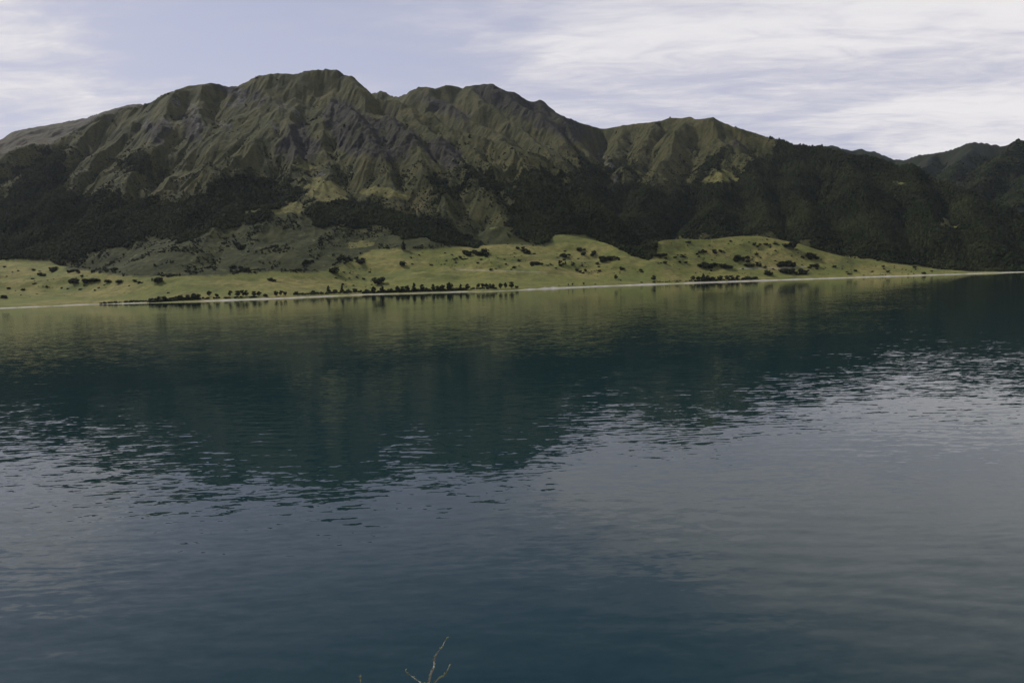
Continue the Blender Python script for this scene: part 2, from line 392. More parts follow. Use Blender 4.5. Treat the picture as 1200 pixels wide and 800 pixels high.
FOREST = [
 [(-60, 225), (0, 238), (22, 210), (42, 186), (76, 176), (78, 205), (70, 228), (100, 232), (120, 222), (140, 235), (172, 232), (205, 240), (235, 228), (265, 208), (300, 206), (330, 214), (352, 222), (362, 236), (345, 238), (316, 247), (318, 258), (300, 262), (270, 268), (248, 266), (236, 276), (212, 284), (196, 276), (165, 280), (130, 292), (92, 300), (72, 312), (58, 304), (40, 302), (0, 304), (-60, 306)],
 [(357, 237), (385, 236), (400, 241), (430, 232), (452, 242), (472, 250), (498, 250), (518, 256), (528, 264), (548, 280), (566, 283), (560, 291), (520, 285), (500, 279), (472, 281), (465, 270), (440, 262), (420, 266), (400, 258), (376, 268), (362, 256)],
 [(606, 198), (640, 204), (662, 214), (685, 224), (702, 232), (716, 224), (740, 214), (765, 222), (782, 232), (800, 222), (814, 206), (826, 188), (848, 175), (851, 186), (836, 200), (820, 206), (816, 213), (850, 216), (866, 206), (872, 196), (892, 184), (908, 172), (922, 164), (1010, 150), (1300, 150), (1300, 330), (1200, 318.2), (1150, 317.8), (1122, 316.5), (1060, 309), (1010, 302), (985, 297), (950, 288), (920, 279), (900, 274), (880, 275), (858, 275), (835, 280), (800, 279), (771, 280), (769, 298), (760, 304), (745, 301), (735, 295), (722, 289), (705, 282), (690, 276), (670, 274), (650, 274), (644, 283), (630, 287), (608, 277), (590, 264), (604, 250), (600, 236), (584, 222), (612, 214)],
 [(690, 184), (706, 192), (716, 206), (714, 222), (700, 226), (680, 214), (672, 200)], [(722, 200), (736, 188), (740, 204), (728, 216)],
 [(545, 195), (575, 205), (590, 215), (580, 228), (556, 214)], [(500, 205), (524, 212), (540, 226), (528, 238), (505, 222)], [(150, 182), (172, 178), (178, 196), (160, 204), (148, 196)], [(62, 176), (76, 174), (80, 190), (66, 196)],
 [(0, 196), (22, 192), (30, 200), (10, 204), (0, 204)]]
GLADE = [[(355, 230), (359, 216), (374, 207), (394, 214), (412, 232), (382, 236)], [(316, 247), (340, 238), (358, 240), (346, 250), (326, 253)], [(415, 228), (440, 216), (460, 222), (490, 231), (472, 234), (448, 230)],
         [(818, 213), (840, 199), (868, 206), (866, 213), (832, 215)], [(410, 285), (425, 281), (442, 285), (436, 290), (412, 291)], [(570, 264), (585, 266), (582, 271), (572, 269)], [(1095, 262), (1112, 256), (1120, 264), (1104, 270)], [(1040, 208), (1058, 212), (1052, 218)], [(285, 245), (306, 247), (300, 252), (288, 251)], [(335, 193), (365, 192), (370, 200), (345, 200)]]
ROCK = [[(320, 178), (332, 158), (340, 146), (352, 134), (363, 148), (373, 166), (372, 186), (356, 191), (336, 190)], [(378, 132), (386, 120), (394, 116), (412, 121), (430, 138), (456, 139), (482, 150), (496, 166), (482, 176), (474, 192), (442, 192), (420, 182), (400, 176), (390, 166), (380, 152)],
        [(492, 164), (520, 163), (542, 180), (546, 202), (520, 196), (500, 186)], [(546, 99), (576, 96), (606, 108), (634, 114), (662, 134), (692, 150), (694, 166), (672, 170), (640, 156), (610, 141), (588, 131), (566, 118)], [(474, 110), (492, 101), (516, 118), (548, 130), (560, 146), (532, 140), (500, 126)],
        [(248, 95), (276, 99), (284, 106), (280, 118), (300, 131), (286, 124), (262, 112)], [(284, 112), (300, 98), (316, 118), (304, 128)], [(848, 156), (876, 174), (882, 182), (858, 170)], [(166, 148), (184, 140), (200, 150), (196, 172), (178, 176)], [(208, 138), (232, 130), (240, 160), (226, 176), (214, 160)], [(1118, 170), (1150, 166), (1180, 172), (1170, 196), (1130, 196)], [(1160, 176), (1200, 166), (1210, 190), (1172, 210)], [(390, 80), (410, 80), (416, 92), (404, 94)]]
SCREE = [[(188, 136), (200, 140), (204, 150), (194, 150)], [(219, 122), (230, 122), (238, 146), (232, 158), (226, 142)], [(164, 142), (176, 140), (174, 150), (166, 150)], [(256, 142), (272, 146), (272, 154), (258, 150)], [(262, 119), (276, 122), (280, 104), (286, 106), (284, 124), (270, 128)], [(326, 120), (338, 121), (334, 130), (327, 128)], [(340, 124), (352, 132), (346, 138)], [(316, 146), (330, 148), (322, 154)],
         [(698, 176), (706, 178), (716, 190), (724, 202), (722, 216), (718, 214), (716, 200), (706, 190)], [(90, 140), (112, 132), (118, 136), (98, 146), (92, 150)], [(72, 153), (92, 151), (90, 156), (74, 156)], [(122, 136), (142, 132), (140, 137), (126, 141)], [(200, 116), (206, 114), (210, 128), (204, 126)], [(366, 203), (378, 202), (382, 207), (370, 208)]]
BRACKEN = [[(60, 320), (110, 303), (140, 290), (185, 272), (240, 262), (300, 255), (335, 250), (380, 260), (420, 275), (440, 291), (395, 312), (372, 320), (320, 318), (240, 324), (150, 324), (90, 316)], [(424, 276), (470, 262), (560, 258), (640, 275), (655, 290), (600, 286), (560, 288), (500, 292), (470, 290), (436, 292)]]
ROAD = [[(534, 315.3), (572, 316.6), (640, 318.6), (640, 319.3), (572, 317.4), (534, 316.2)], [(864, 314.4), (900, 313.0), (912, 313.6), (945, 312.0), (945, 312.9), (912, 314.6), (900, 314.0), (866, 315.5)]]
PADDOCK = [[(395, 337), (450, 325), (500, 320), (560, 318), (640, 322), (720, 331), (760, 333), (700, 338), (610, 340), (500, 340), (420, 342)]]

front = YY < 4000
rid3_crest = np.interp(ucol, *[np.array(a) for a in zip(*[(ray([p[0]], [p[1]])[0][0], p[2]) for p in RIDGES[24][2]])])
forest = cover(FOREST)
fs = blur(forest.astype(np.float32), 7, 5)
edge_n = fbm(XX / 38, YY / 38, 341, 4, 0.6)
forest = np.where(mount > 0.4, fs + edge_n * 0.42 > 0.5, forest)
# woods keep to the side that faces the lake on the long wooded ridge and clothe the far ridges below their tops
forest &= ~((owner == 5) | (owner == 2) & (YY > 3050))
far_wood = (owner == 4) & (fbm(XX / 200, YY / 200, 401, 3) * 90 + Z < 640)
forest |= far_wood
glade = cover(GLADE); forest &= ~glade
rockm = cover(ROCK, MX + streak * 3, MY)
rock = (rockm & (streak > -0.25)) | ((slope > 1.7) & (owner > 0) & (fine_n > 0.0))
rock &= ~forest
scree = cover(SCREE, PX + nwx * 4, PY + nwy * 3) & ~forest
bracken = cover(BRACKEN) & ~forest
past = (mount < 0.25) & (owner <= 1) | ((owner == 0) & (mount < 0.5)) | ((owner == 3) & (mount < 0.12))
past &= ~forest & ~bracken
beach_w = 17 + 12 * vnoise(ucol * 23, ucol * 0 + 3, 5) + 8 * vnoise(ucol * 90, ucol * 0 + 8, 6)
bx = proj(ucol * shoreY, shoreY, shoreY * 0)[0]
beach_w = beach_w * np.interp(bx, [-200, 60, 110, 150, 168, 180, 228, 240, 300, 420, 430, 520, 540, 548, 605, 615, 700, 1200], [.8, .8, .55, .8, .5, .15, .15, .9, 1.15, .9, .5, .5, .9, .35, .35, 1.7, 1.5, 1.3])
beach = (d > -6) & (d < beach_w[None])
road = cover(ROAD, PX, PY) & past
paddock = cover(PADDOCK, PX + nwx * 2, PY + nwy * 1)
dryn = np.clip(fbm(XX / 120, YY / 70, 501, 4) * 1.1 + 0.45, 0, 1)
dry = np.where(past, np.where(paddock, 0.15 + 0.15 * dryn, dryn), np.clip(0.35 + 0.5 * fbm(XX / 200, YY / 200, 511, 4) + 0.3 * sstep(Z, 300, 800), 0, 1))
DRY = [[(-60, 200), (0, 178), (95, 151), (116, 158), (84, 176), (40, 200), (0, 222), (-60, 240)], [(560, 170), (600, 172), (640, 205), (610, 212), (575, 195)], [(740, 150), (835, 139), (850, 175), (800, 215), (770, 215), (745, 190)]]
drym = cover(DRY)
dry = np.where(drym, np.maximum(dry, 0.85), dry)
dry = np.where(glade & (PX > 300), 0.9, dry)
pw = past.astype(np.float32)
glade_p = glade.astype(np.float32)


def soft(m):
    m = m.astype(np.float32); k = m.copy()
    k[1:-1, 1:-1] = 0.4 * m[1:-1, 1:-1] + 0.15 * (m[:-2, 1:-1] + m[2:, 1:-1] + m[1:-1, :-2] + m[1:-1, 2:])
    return k

def ridged(x, y, seed, o):
    r = 0; a = 1.0
    for k in range(o):
        r = r + a * (1 - 2 * np.abs(vnoise(x * 2 ** k + 3.1 * k, y * 2 ** k, seed + k))); a *= 0.5
    return r
crag = blur((rock & (owner > 0) & (owner < 5)).astype(np.float32), 3, 3)
Z = Z + crag * ridged(XX / 34, YY / 34, 951, 3) * 4.5 * (1 - sstep(E / emax[None], 0.93, 0.99))
Z = Z + mount * ridged(XX / 26, YY / 26, 971, 3) * 0.9 * (1 - sstep(E / emax[None], 0.93, 0.99))
covA = np.stack([soft(forest), blur(rock.astype(np.float32), 3, 3), np.maximum(blur(past.astype(np.float32), 6, 7), 0.52 * soft(glade)), np.ones_like(pw)], -1)
covB = np.stack([soft(scree), dry.astype(np.float32), blur(bracken.astype(np.float32), 7, 8), np.ones_like(pw)], -1)
covC = np.stack([np.maximum(soft(beach), 0), soft(road), soft(owner == 5), np.clip(streak * 0.5 + 0.5, 0, 1)], -1)

# ------------------------------------------------------------------ terrain material
def mat(name):
    m = bpy.data.materials.new(name); m.use_nodes = True
    return m, N(m.node_tree)


terr, n = mat('hillside')
geo = n.new('ShaderNodeNewGeometry'); pos = geo.outputs['Position']
def attr(nm):
    a = n.new('ShaderNodeAttribute', attribute_name=nm); s = n.new('ShaderNodeSeparateColor'); n.link(a.outputs['Color'], s.inputs[0]); return list(s.outputs)[:3] + [a.outputs['Alpha']]
A, B, Cc = attr('cover_a'), attr('cover_b'), attr('cover_c')
n3 = n.noise(pos, 1 / 4.0, 3, 0.6); n12 = n.noise(pos, 1 / 14.0, 4, 0.6); n60 = n.noise(pos, 1 / 70.0, 4, 0.55); n20 = n.noise(n.mapping(pos, (1, 1, 1), (0, 0, 0), (300, 0, 0)), 1 / 24.0, 5, 0.65)
def brk(m, amt=0.5):   # ragged edge of a cover patch
    v = n.math('ADD', m, n.math('MULTIPLY', n.math('SUBTRACT', n12, 0.5), amt)); return n.maprange(v, 0.35, 0.65)
stk = n.math('ADD', Cc[3], n.math('MULTIPLY', n.math('SUBTRACT', n12, 0.5), 0.5))
tus = n.mix(n.maprange(stk, 0.30, 0.75), rgb(0.030, 0.034, 0.011), rgb(0.062, 0.060, 0.020))
tus = n.mix(n.maprange(n20, 0.54, 0.70, 0, 0.7), tus, rgb(0.029, 0.034, 0.015))
tus = n.mix(n.math('MULTIPLY', B[1], n.maprange(n60, 0.35, 0.7)), tus, rgb(0.090, 0.078, 0.030))
n7 = n.noise(n.mapping(pos, (1, 1, 1), (0, 0, 0), (70, 31, 5)), 1 / 8.0, 4, 0.7)
tus = n.mix(n.maprange(n7, 0.50, 0.64, 0, 0.55), tus, rgb(0.024, 0.028, 0.012))
tus = n.mix(n.maprange(n7, 0.46, 0.34, 0, 0.35), tus, rgb(0.105, 0.095, 0.045))
rockc = n.mix(n.maprange(n12, 0.35, 0.62), rgb(0.020, 0.019, 0.014), rgb(0.044, 0.040, 0.029))
rockc = n.mix(n.maprange(n7, 0.50, 0.62, 0, 0.5), rockc, rgb(0.016, 0.016, 0.014))
rockc = n.mix(n.maprange(stk, 0.60, 0.85), rockc, rgb(0.048, 0.046, 0.022))
screec = n.mix(n.maprange(n3, 0.35, 0.65), rgb(0.065, 0.060, 0.052), rgb(0.16, 0.148, 0.132))
pst = n.mix(B[1], rgb(0.138, 0.145, 0.035), rgb(0.218, 0.184, 0.060))
pst = n.mix(n.maprange(n12, 0.38, 0.62, 0, 0.6), pst, rgb(0.100, 0.106, 0.032))
pst = n.mix(n.maprange(n60, 0.48, 0.66, 0, 0.6), pst, rgb(0.092, 0.108, 0.030))
pst = n.mix(n.maprange(n7, 0.52, 0.66, 0, 0.45), pst, rgb(0.070, 0.076, 0.026))
pst = n.mix(n.maprange(n20, 0.52, 0.68, 0, 0.6), pst, rgb(0.072, 0.074, 0.030))
brc_shaded = n.mix(n.maprange(n12, 0.35, 0.65), rgb(0.024, 0.030, 0.010), rgb(0.046, 0.049, 0.016))  # bracken green, made darker to carry the shadow lying on this slope
brc_shaded = n.mix(n.maprange(n7, 0.50, 0.64, 0, 0.6), brc_shaded, rgb(0.018, 0.022, 0.009))
brc_shaded = n.mix(n.maprange(n60, 0.5, 0.7, 0, 0.6), brc_shaded, rgb(0.066, 0.066, 0.022))
brc_shaded = n.mix(n.maprange(n20, 0.60, 0.70, 0, 0.8), brc_shaded, rgb(0.120, 0.125, 0.045))
frc = n.mix(n3, rgb(0.010, 0.013, 0.007), rgb(0.022, 0.026, 0.012))
bch = n.mix(n.maprange(n12, 0.3, 0.7), rgb(0.24, 0.22, 0.18), rgb(0.40, 0.375, 0.315))
farc = n.mix(n.maprange(n60, 0.35, 0.65), rgb(0.060, 0.050, 0.036), rgb(0.095, 0.080, 0.055))
c = n.mix(brk(A[1], 1.1), tus, rockc)
c = n.mix(n.math('MULTIPLY', Cc[2], 0.7), c, farc)
c = n.mix(brk(B[2], 0.7), c, brc_shaded)
c = n.mix(brk(A[2], 0.6), c, pst)
c = n.mix(brk(A[0], 0.3), c, frc)
c = n.mix(n.math('MULTIPLY', B[0], n.maprange(n20, 0.40, 0.60, 0, 0.75)), c, screec)
c = n.mix(n.math('MULTIPLY', Cc[1], 0.5), c, rgb(0.36, 0.34, 0.30))
c = n.mix(Cc[0], c, bch)
bs = n.new('ShaderNodeBsdfPrincipled'); n.link(c, bs.inputs['Base Color']); bs.inputs['Roughness'].default_value = 0.95; bs.inputs['Specular IOR Level'].default_value = 0.1
bp = n.new('ShaderNodeBump'); bp.inputs['Strength'].default_value = 0.7; bp.inputs['Distance'].default_value = 4.0
n.link(n.math('ADD', n20, n.math('MULTIPLY', n3, 0.35)), bp.inputs['Height']); n.link(bp.outputs[0], bs.inputs['Normal'])
o_ = n.new('ShaderNodeOutputMaterial'); n.link(bs.outputs[0], o_.inputs[0])


# ------------------------------------------------------------------ terrain meshes
def raw_mesh(name, co, faces, nside, material, smooth_=True):
    me = bpy.data.meshes.new(name)
    me.vertices.add(len(co)); me.vertices.foreach_set('co', np.ascontiguousarray(co, np.float32).ravel())
    nf = len(faces); me.loops.add(nf * nside); me.polygons.add(nf)
    me.loops.foreach_set('vertex_index', np.ascontiguousarray(faces, np.int32).ravel())
    me.polygons.foreach_set('loop_start', np.arange(0, nf * nside, nside, dtype=np.int32))
    try: me.polygons.foreach_set('loop_total', np.full(nf, nside, np.int32))
    except Exception: pass
    me.polygons.foreach_set('use_smooth', np.full(nf, smooth_))
    me.materials.append(material)
    me.update(calc_edges=True)
    return me


def props(o, label=None, cat=None, group=None, kind=None):
    if label: o['label'] = label
    if cat: o['category'] = cat
    if group: o['group'] = group
    if kind: o['kind'] = kind
    return o


gx, gy = grad(Z)
NRM = np.stack([-gx, -gy, np.ones_like(gx)], -1); NRM /= np.linalg.norm(NRM, axis=-1, keepdims=True)
CO = np.stack([XX, YY, Z], -1).reshape(-1, 3); NRM = NRM.reshape(-1, 3)
ii = np.arange(nu * ny).reshape(ny, nu)
Q = np.stack([ii[:-1, :-1], ii[:-1, 1:], ii[1:, 1:], ii[1:, :-1]], -1).reshape(-1, 4)
region = owner.copy(); region[(mount < 0.25) & (owner <= 3)] = 0; region[beach] = 9
fr = region[:-1, :-1].ravel()
keep = (Z[:-1, :-1].ravel() > -4.0)
def land(rid, name, label, cat):
    f = Q[(fr == rid) & keep]
    vid, inv = np.unique(f.ravel(), return_inverse=True)
    me = raw_mesh(name, CO[vid], inv.reshape(-1, 4), 4, terr)
    for nm, arr in (('cover_a', covA), ('cover_b', covB), ('cover_c', covC)):
        at = me.attributes.new(nm, 'FLOAT_COLOR', 'POINT'); at.data.foreach_set('color', arr.reshape(-1, 4)[vid].astype(np.float32).ravel())
    me.normals_split_custom_set_from_vertices(NRM[vid])
    o = bpy.data.objects.new(name, me); C.objects.link(o)
    return props(o, label, cat, None, 'structure')
land(0, 'pasture', 'sunlit yellow-green pasture slopes behind the far beach', 'pasture')
land(9, 'beach', 'thin pale shingle beach along the far shore', 'beach')
land(1, 'mountain', 'broad brown tussock mountain with gullied rocky faces above the left shore', 'mountain')
land(2, 'mountain', 'dark jagged rocky peak behind the shoulder of the broad left mountain', 'mountain')
land(3, 'mountain', 'rounded olive green peak right of the valley with a long dark wooded ridge', 'mountain')
land(4, 'mountain', 'farther dark bluish ridges at the right edge beyond the wooded ridge', 'mountain')
land(5, 'mountain', 'pale grey distant hill at the far left behind the grassy shoulder', 'mountain')


# ------------------------------------------------------------------ water
wat, n = mat('lake_water')
geo = n.new('ShaderNodeNewGeometry'); pos = geo.outputs['Position']
def slopes(vec, scale, detail, rough):
    nn = n.new('ShaderNodeTexNoise'); n.link(vec, nn.inputs['Vector']); nn.inputs['Scale'].default_value = scale
    nn.inputs['Detail'].default_value = detail; nn.inputs['Roughness'].default_value = rough; nn.inputs['Distortion'].default_value = 0.6
    return n.vmath('SUBTRACT', nn.outputs['Color'], (0.5, 0.5, 0.5))
w1 = slopes(n.mapping(pos, (0.48, 1.5, 1), (0, 0, 0.20)), 0.60, 2.0, 0.5)
w2 = slopes(n.mapping(pos, (0.45, 1.2, 1), (0, 0, -0.12), (40, 9, 0)), 1.9, 2.0, 0.55)
w3 = slopes(n.mapping(pos, (0.7, 1.0, 1), (0, 0, 0.1), (7, 90, 0)), 0.12, 2.0, 0.5)
gust = n.maprange(n.noise(n.mapping(pos, (0.6, 1.0, 1), (0, 0, 0.5)), 1 / 90.0, 3, 0.55), 0.35, 0.65, 0.55, 1.25)
def vscale(v, k):
    q = n.new('ShaderNodeVectorMath', operation='SCALE'); n.link(v, q.inputs[0]); n.inp(q.inputs['Scale'], k); return q.outputs[0]
sl_ = n.vmath('ADD', n.vmath('ADD', vscale(w1, n.math('MULTIPLY', gust, 0.110)), vscale(w2, n.math('MULTIPLY', gust, 0.095))), vscale(w3, 0.035))
sl_ = n.vmath('MULTIPLY', sl_, (0.7, 1.0, 0.0))
wxyz = n.new('ShaderNodeSeparateXYZ'); n.link(pos, wxyz.inputs[0])
def train(wl, ang, amp, seed):
    ph = n.math('ADD', n.math('MULTIPLY', wxyz.outputs[0], math.sin(ang) * 6.2832 / wl), n.math('MULTIPLY', wxyz.outputs[1], math.cos(ang) * 6.2832 / wl))
    ph = n.math('ADD', ph, n.math('MULTIPLY', n.noise(n.mapping(pos, (0.5, 1, 1), (0, 0, 0), (seed, 0, 0)), 0.16 / wl * 2, 2, 0.5), 16.0))
    am = n.maprange(n.noise(n.mapping(pos, (0.7, 1, 1), (0, 0, 0.3), (0, seed, 0)), 1 / 38.0, 3, 0.5), 0.42, 0.66, 0.15, 1.0)
    v = n.math('MULTIPLY', n.math('MULTIPLY', n.math('COSINE', ph), am), amp)
    cb = n.new('ShaderNodeCombineXYZ'); n.link(n.math('MULTIPLY', v, math.sin(ang)), cb.inputs[0]); n.link(n.math('MULTIPLY', v, math.cos(ang)), cb.inputs[1])
    return cb.outputs[0]
sl_ = n.vmath('ADD', sl_, n.vmath('ADD', train(2.3, 0.17, 0.016, 13), train(1.15, -0.10, 0.011, 57)))
# the water lies calmer in the lee of the far shore
sl_ = vscale(sl_, n.maprange(wxyz.outputs[1], 120, 800, 1.0, 0.27))
nm = n.vmath('NORMALIZE', n.vmath('ADD', sl_, (0, 0, 1)))
bs = n.new('ShaderNodeBsdfPrincipled')
bs.inputs['Base Color'].default_value = rgb(0.0048, 0.0225, 0.0255); bs.inputs['Roughness'].default_value = 0.012; bs.inputs['IOR'].default_value = 1.333
n.link(nm, bs.inputs['Normal'])
o_ = n.new('ShaderNodeOutputMaterial'); n.link(bs.outputs[0], o_.inputs[0])
wme = raw_mesh('lake', np.array([(-9000, -400, 0), (9000, -400, 0), (9000, 9000, 0), (-9000, 9000, 0)], float), np.array([[0, 1, 2, 3]]), 4, wat, False)
lake = bpy.data.objects.new('lake', wme); C.objects.link(lake)
props(lake, 'calm dark teal lake water with fine ripples reflecting mountains and sky', 'water', None, 'structure')


# ------------------------------------------------------------------ vegetation
def leaf_mat(name, dark, light, attrname=None):
    m, n = mat(name)
    geo = n.new('ShaderNodeNewGeometry'); oi = n.new('ShaderNodeObjectInfo')
    f = n.noise(geo.outputs['Position'], 0.35, 3, 0.6)
    if attrname:
        a = n.new('ShaderNodeAttribute', attribute_name=attrname); rnd = a.outputs['Fac']
    else: rnd = oi.outputs['Random']
    cc = n.mix(n.math('ADD', n.math('MULTIPLY', rnd, 0.75), n.math('MULTIPLY', n.math('SUBTRACT', f, 0.5), 0.7), clamp=True), rgb(*dark), rgb(*light))
    b = n.new('ShaderNodeBsdfPrincipled'); n.link(cc, b.inputs['Base Color']); b.inputs['Roughness'].default_value = 0.9; b.inputs['Specular IOR Level'].default_value = 0.03
    o_ = n.new('ShaderNodeOutputMaterial'); n.link(b.outputs[0], o_.inputs[0])
    return m
forest_mat = leaf_mat('forest_leaves', (0.010, 0.015, 0.006), (0.050, 0.056, 0.021), 'tint')
scrub_mat = leaf_mat('scrub_leaves', (0.013, 0.018, 0.008), (0.042, 0.046, 0.019), 'tint')
tree_mat = leaf_mat('tree_leaves', (0.014, 0.020, 0.010), (0.034, 0.042, 0.018))
shrub_mat = leaf_mat('shrub_leaves', (0.020, 0.026, 0.012), (0.044, 0.052, 0.022))
bark, n = mat('bark'); b = n.new('ShaderNodeBsdfPrincipled'); g = n.new('ShaderNodeNewGeometry')
n.link(n.mix(n.noise(g.outputs['Position'], 3.0, 4), rgb(0.05, 0.04, 0.03), rgb(0.12, 0.10, 0.08)), b.inputs['Base Color']); b.inputs['Roughness'].default_value = 0.9
o_ = n.new('ShaderNodeOutputMaterial'); n.link(b.outputs[0], o_.inputs[0])


def ico(sub):
    import bmesh
    bm = bmesh.new(); bmesh.ops.create_icosphere(bm, subdivisions=sub, radius=1.0)
    v = np.array([q.co[:] for q in bm.verts]); f = np.array([[q.index for q in p.verts] for p in bm.faces]); bm.free()
    return v, f


def crown_variants(sub, nvar, rough, seed):
    r = np.random.default_rng(seed); v, f = ico(sub); outv = []
    for k in range(nvar):
        w = v * (1 + rough * (r.random((len(v), 1)) - 0.5) * 2)
        w[:, 2] = np.where(w[:, 2] < 0, w[:, 2] * 0.6, w[:, 2])
        outv.append(w)
    return outv, f


def scatter_mesh(name, pts, radius, hscale, variants, f, material, seed):
    big = np.clip(fbm(pts[:, 0] / 130, pts[:, 2] / 90 + pts[:, 1] / 400, 808, 3) * 0.8 + 0.35, 0, 1)
    r = np.random.default_rng(seed); npt = len(pts); nv = len(variants[0])
    V = np.stack(variants)[r.integers(0, len(variants), npt)]
    a = r.random(npt) * 6.283; ca, sa = np.cos(a)[:, None], np.sin(a)[:, None]
    x = (V[..., 0] * ca - V[..., 1] * sa) * radius[:, None]; y = (V[..., 0] * sa + V[..., 1] * ca) * radius[:, None]
    z = V[..., 2] * (radius * hscale)[:, None] + (radius * hscale * 0.55)[:, None]
    co = np.stack([x + pts[:, :1], y + pts[:, 1:2], z + pts[:, 2:3]], -1).reshape(-1, 3)
    fa = (f[None] + (np.arange(npt) * nv)[:, None, None]).reshape(-1, 3)
    me = raw_mesh(name, co, fa, 3, material, False)
    at = me.attributes.new('tint', 'FLOAT', 'POINT'); at.data.foreach_set('value', np.repeat(0.45 * r.random(npt) ** 1.3 + 0.55 * big, nv).astype(np.float32))
    o = bpy.data.objects.new(name, me); C.objects.link(o)
    return o


def grid_index(u, y):
    return np.clip(np.searchsorted(yrow, y), 0, ny - 1), np.clip(np.searchsorted(ucol, u), 0, nu - 1)


def z_at(x, y):
    """bilinear ground height"""
    x = np.atleast_1d(x); y = np.atleast_1d(y); u = x / y
    i = np.clip(np.searchsorted(yrow, y) - 1, 0, ny - 2); j = np.clip(np.searchsorted(ucol, u) - 1, 0, nu - 2)
    fy = (y - yrow[i]) / (yrow[i + 1] - yrow[i]); fu = (u - ucol[j]) / (ucol[j + 1] - ucol[j])
    return (Z[i, j] * (1 - fy) * (1 - fu) + Z[i + 1, j] * fy * (1 - fu) + Z[i, j + 1] * (1 - fy) * fu + Z[i + 1, j + 1] * fy * fu)


# running horizon per column: which ground the lake's side can see (used only to skip ground nobody sees)
Ecum = np.maximum.accumulate((Z - CAM_H) / YY, axis=0); seen = ((Z - CAM_H) / YY) > Ecum - 0.012


def sample(nc, mask, seed, y0=1100, y1=5300, umax=0.86):
    r = np.random.default_rng(seed)
    y = np.sqrt(r.random(nc) * (y1 ** 2 - y0 ** 2) + y0 ** 2); u = (r.random(nc) * 2 - 1) * umax
    i, j = grid_index(u, y); ok = mask[i, j] & seen[i, j]
    y = y[ok]; u = u[ok]; x = u * y
    return x, y, z_at(x, y), i[ok], j[ok]


cv_f, cf_f = crown_variants(1, 7, 0.34, 3)
fx_, fy_, fz_, fi, fj = sample(900000, forest & (owner != 4), 91, y1=3700)
rad = 2.2 + 3.1 * np.random.default_rng(5).random(len(fx_)) ** 2.2
print('forest crowns', len(fx_))
wood = scatter_mesh('forest', np.stack([fx_, fy_, fz_ - 1.0], -1), rad, 1.0 + 0.5 * np.random.default_rng(6).random(len(fx_)), cv_f, cf_f, forest_mat, 8)
props(wood, 'dense dark green native forest clothing the valley and the lower mountain slopes', 'forest', None, 'stuff')
v0, f0 = crown_variants(0 + 1, 4, 0.3, 4)
gx_, gy_, gz_, _, _ = sample(260000, far_wood, 92, y0=2700, y1=5300)
print('far crowns', len(gx_))
fwood = scatter_mesh('forest', np.stack([gx_, gy_, gz_ - 1.0], -1), 4.0 + 4.5 * np.random.default_rng(7).random(len(gx_)), np.full(len(gx_), 1.1), v0, f0, forest_mat, 9)
props(fwood, 'distant bluish dark forest on the far ridges at the right edge', 'forest', None, 'stuff')

# scrub dotted over tussock, bracken and gullies
scr_p = np.zeros(MX.shape)
clump = fbm(XX / 70, YY / 70, 601, 3)
low = sstep(Z, 620, 200)
scr_p += (owner > 0) * (~forest) * (~rock) * (~scree) * np.clip(0.12 + clump * 0.9, 0, 1) * low * (~past) * (~bracken) * 0.9
conc = blur(Z, 9, 8) - Z
gully = sstep(conc, 0.5, 7.0)
scr_p += (owner > 0) * (owner < 4) * (~forest) * (~rock) * (~scree) * (~past) * (~bracken) * gully * sstep(Z, 820, 420) * np.clip(0.35 + 0.9 * clump, 0, 1) * 0.9
scr_p += (owner > 0) * (owner < 4) * blur(forest.astype(np.float32), 12, 9) * (~forest) * (mount > 0.6) * (~bracken) * (~glade) * 1.1
scr_p += bracken * np.clip(0.0 + clump * 1.2, 0, 1) * 1.0
scr_p[glade] = 0.03
edge_band = cover([[(600, 196), (690, 220), (660, 250), (580, 240), (480, 190), (400, 210), (350, 240), (300, 235), (300, 200), (240, 190), (100, 190), (60, 230), (200, 215), (330, 200), (420, 190), (520, 180)]])
scr_p += edge_band * (~forest) * (~glade) * (~rock) * np.clip(0.10 + 0.9 * clump, 0, 1) * 0.6
scr_p[(owner == 5)] = 0
rr = np.random.default_rng(77)
x, y, z, i, j = sample(1500000, scr_p > 0.005, 93, y0=1300, y1=3700)
kk = rr.random(len(x)) < scr_p[i, j] * 0.35
x, y, z = x[kk], y[kk], z[kk]
print('scrub', len(x))
sv, sf = crown_variants(1, 6, 0.35, 12)
print('scrub', len(x))
scrub = scatter_mesh('scrub', np.stack([x, y, z - 0.5], -1), 1.0 + 2.2 * rr.random(len(x)) ** 2.5, 0.8 + 0.4 * rr.random(len(x)), sv, sf, scrub_mat, 14)
props(scrub, 'low dark scrub scattered over the bracken and tussock slopes', 'scrub', None, 'stuff')


# ------------------------------------------------------------------ individual trees and shrubs
def tube(path, radii, sides=6):
    """tapered tube along a path -> verts, quads"""
    path = [Vector(p) for p in path]; V = []; Fq = []
    for k, p in enumerate(path):
        dirv = (path[min(k + 1, len(path) - 1)] - path[max(k - 1, 0)]).normalized()
        a = dirv.orthogonal().normalized(); b_ = dirv.cross(a)
        for s in range(sides):
            an = 2 * math.pi * s / sides
            V.append(tuple(p + (a * math.cos(an) + b_ * math.sin(an)) * radii[k]))
    for k in range(len(path) - 1):
        for s in range(sides):
            Fq.append((k * sides + s, k * sides + (s + 1) % sides, (k + 1) * sides + (s + 1) % sides, (k + 1) * sides + s))
    Fq.append(tuple(range(sides - 1, -1, -1))); Fq.append(tuple((len(path) - 1) * sides + s for s in range(sides)))
    return V, Fq


def join(parts):
    V = []; Fq = []
    for v, f in parts:
        o = len(V); V += list(v); Fq += [tuple(i + o for i in q) for q in f]
    return V, Fq


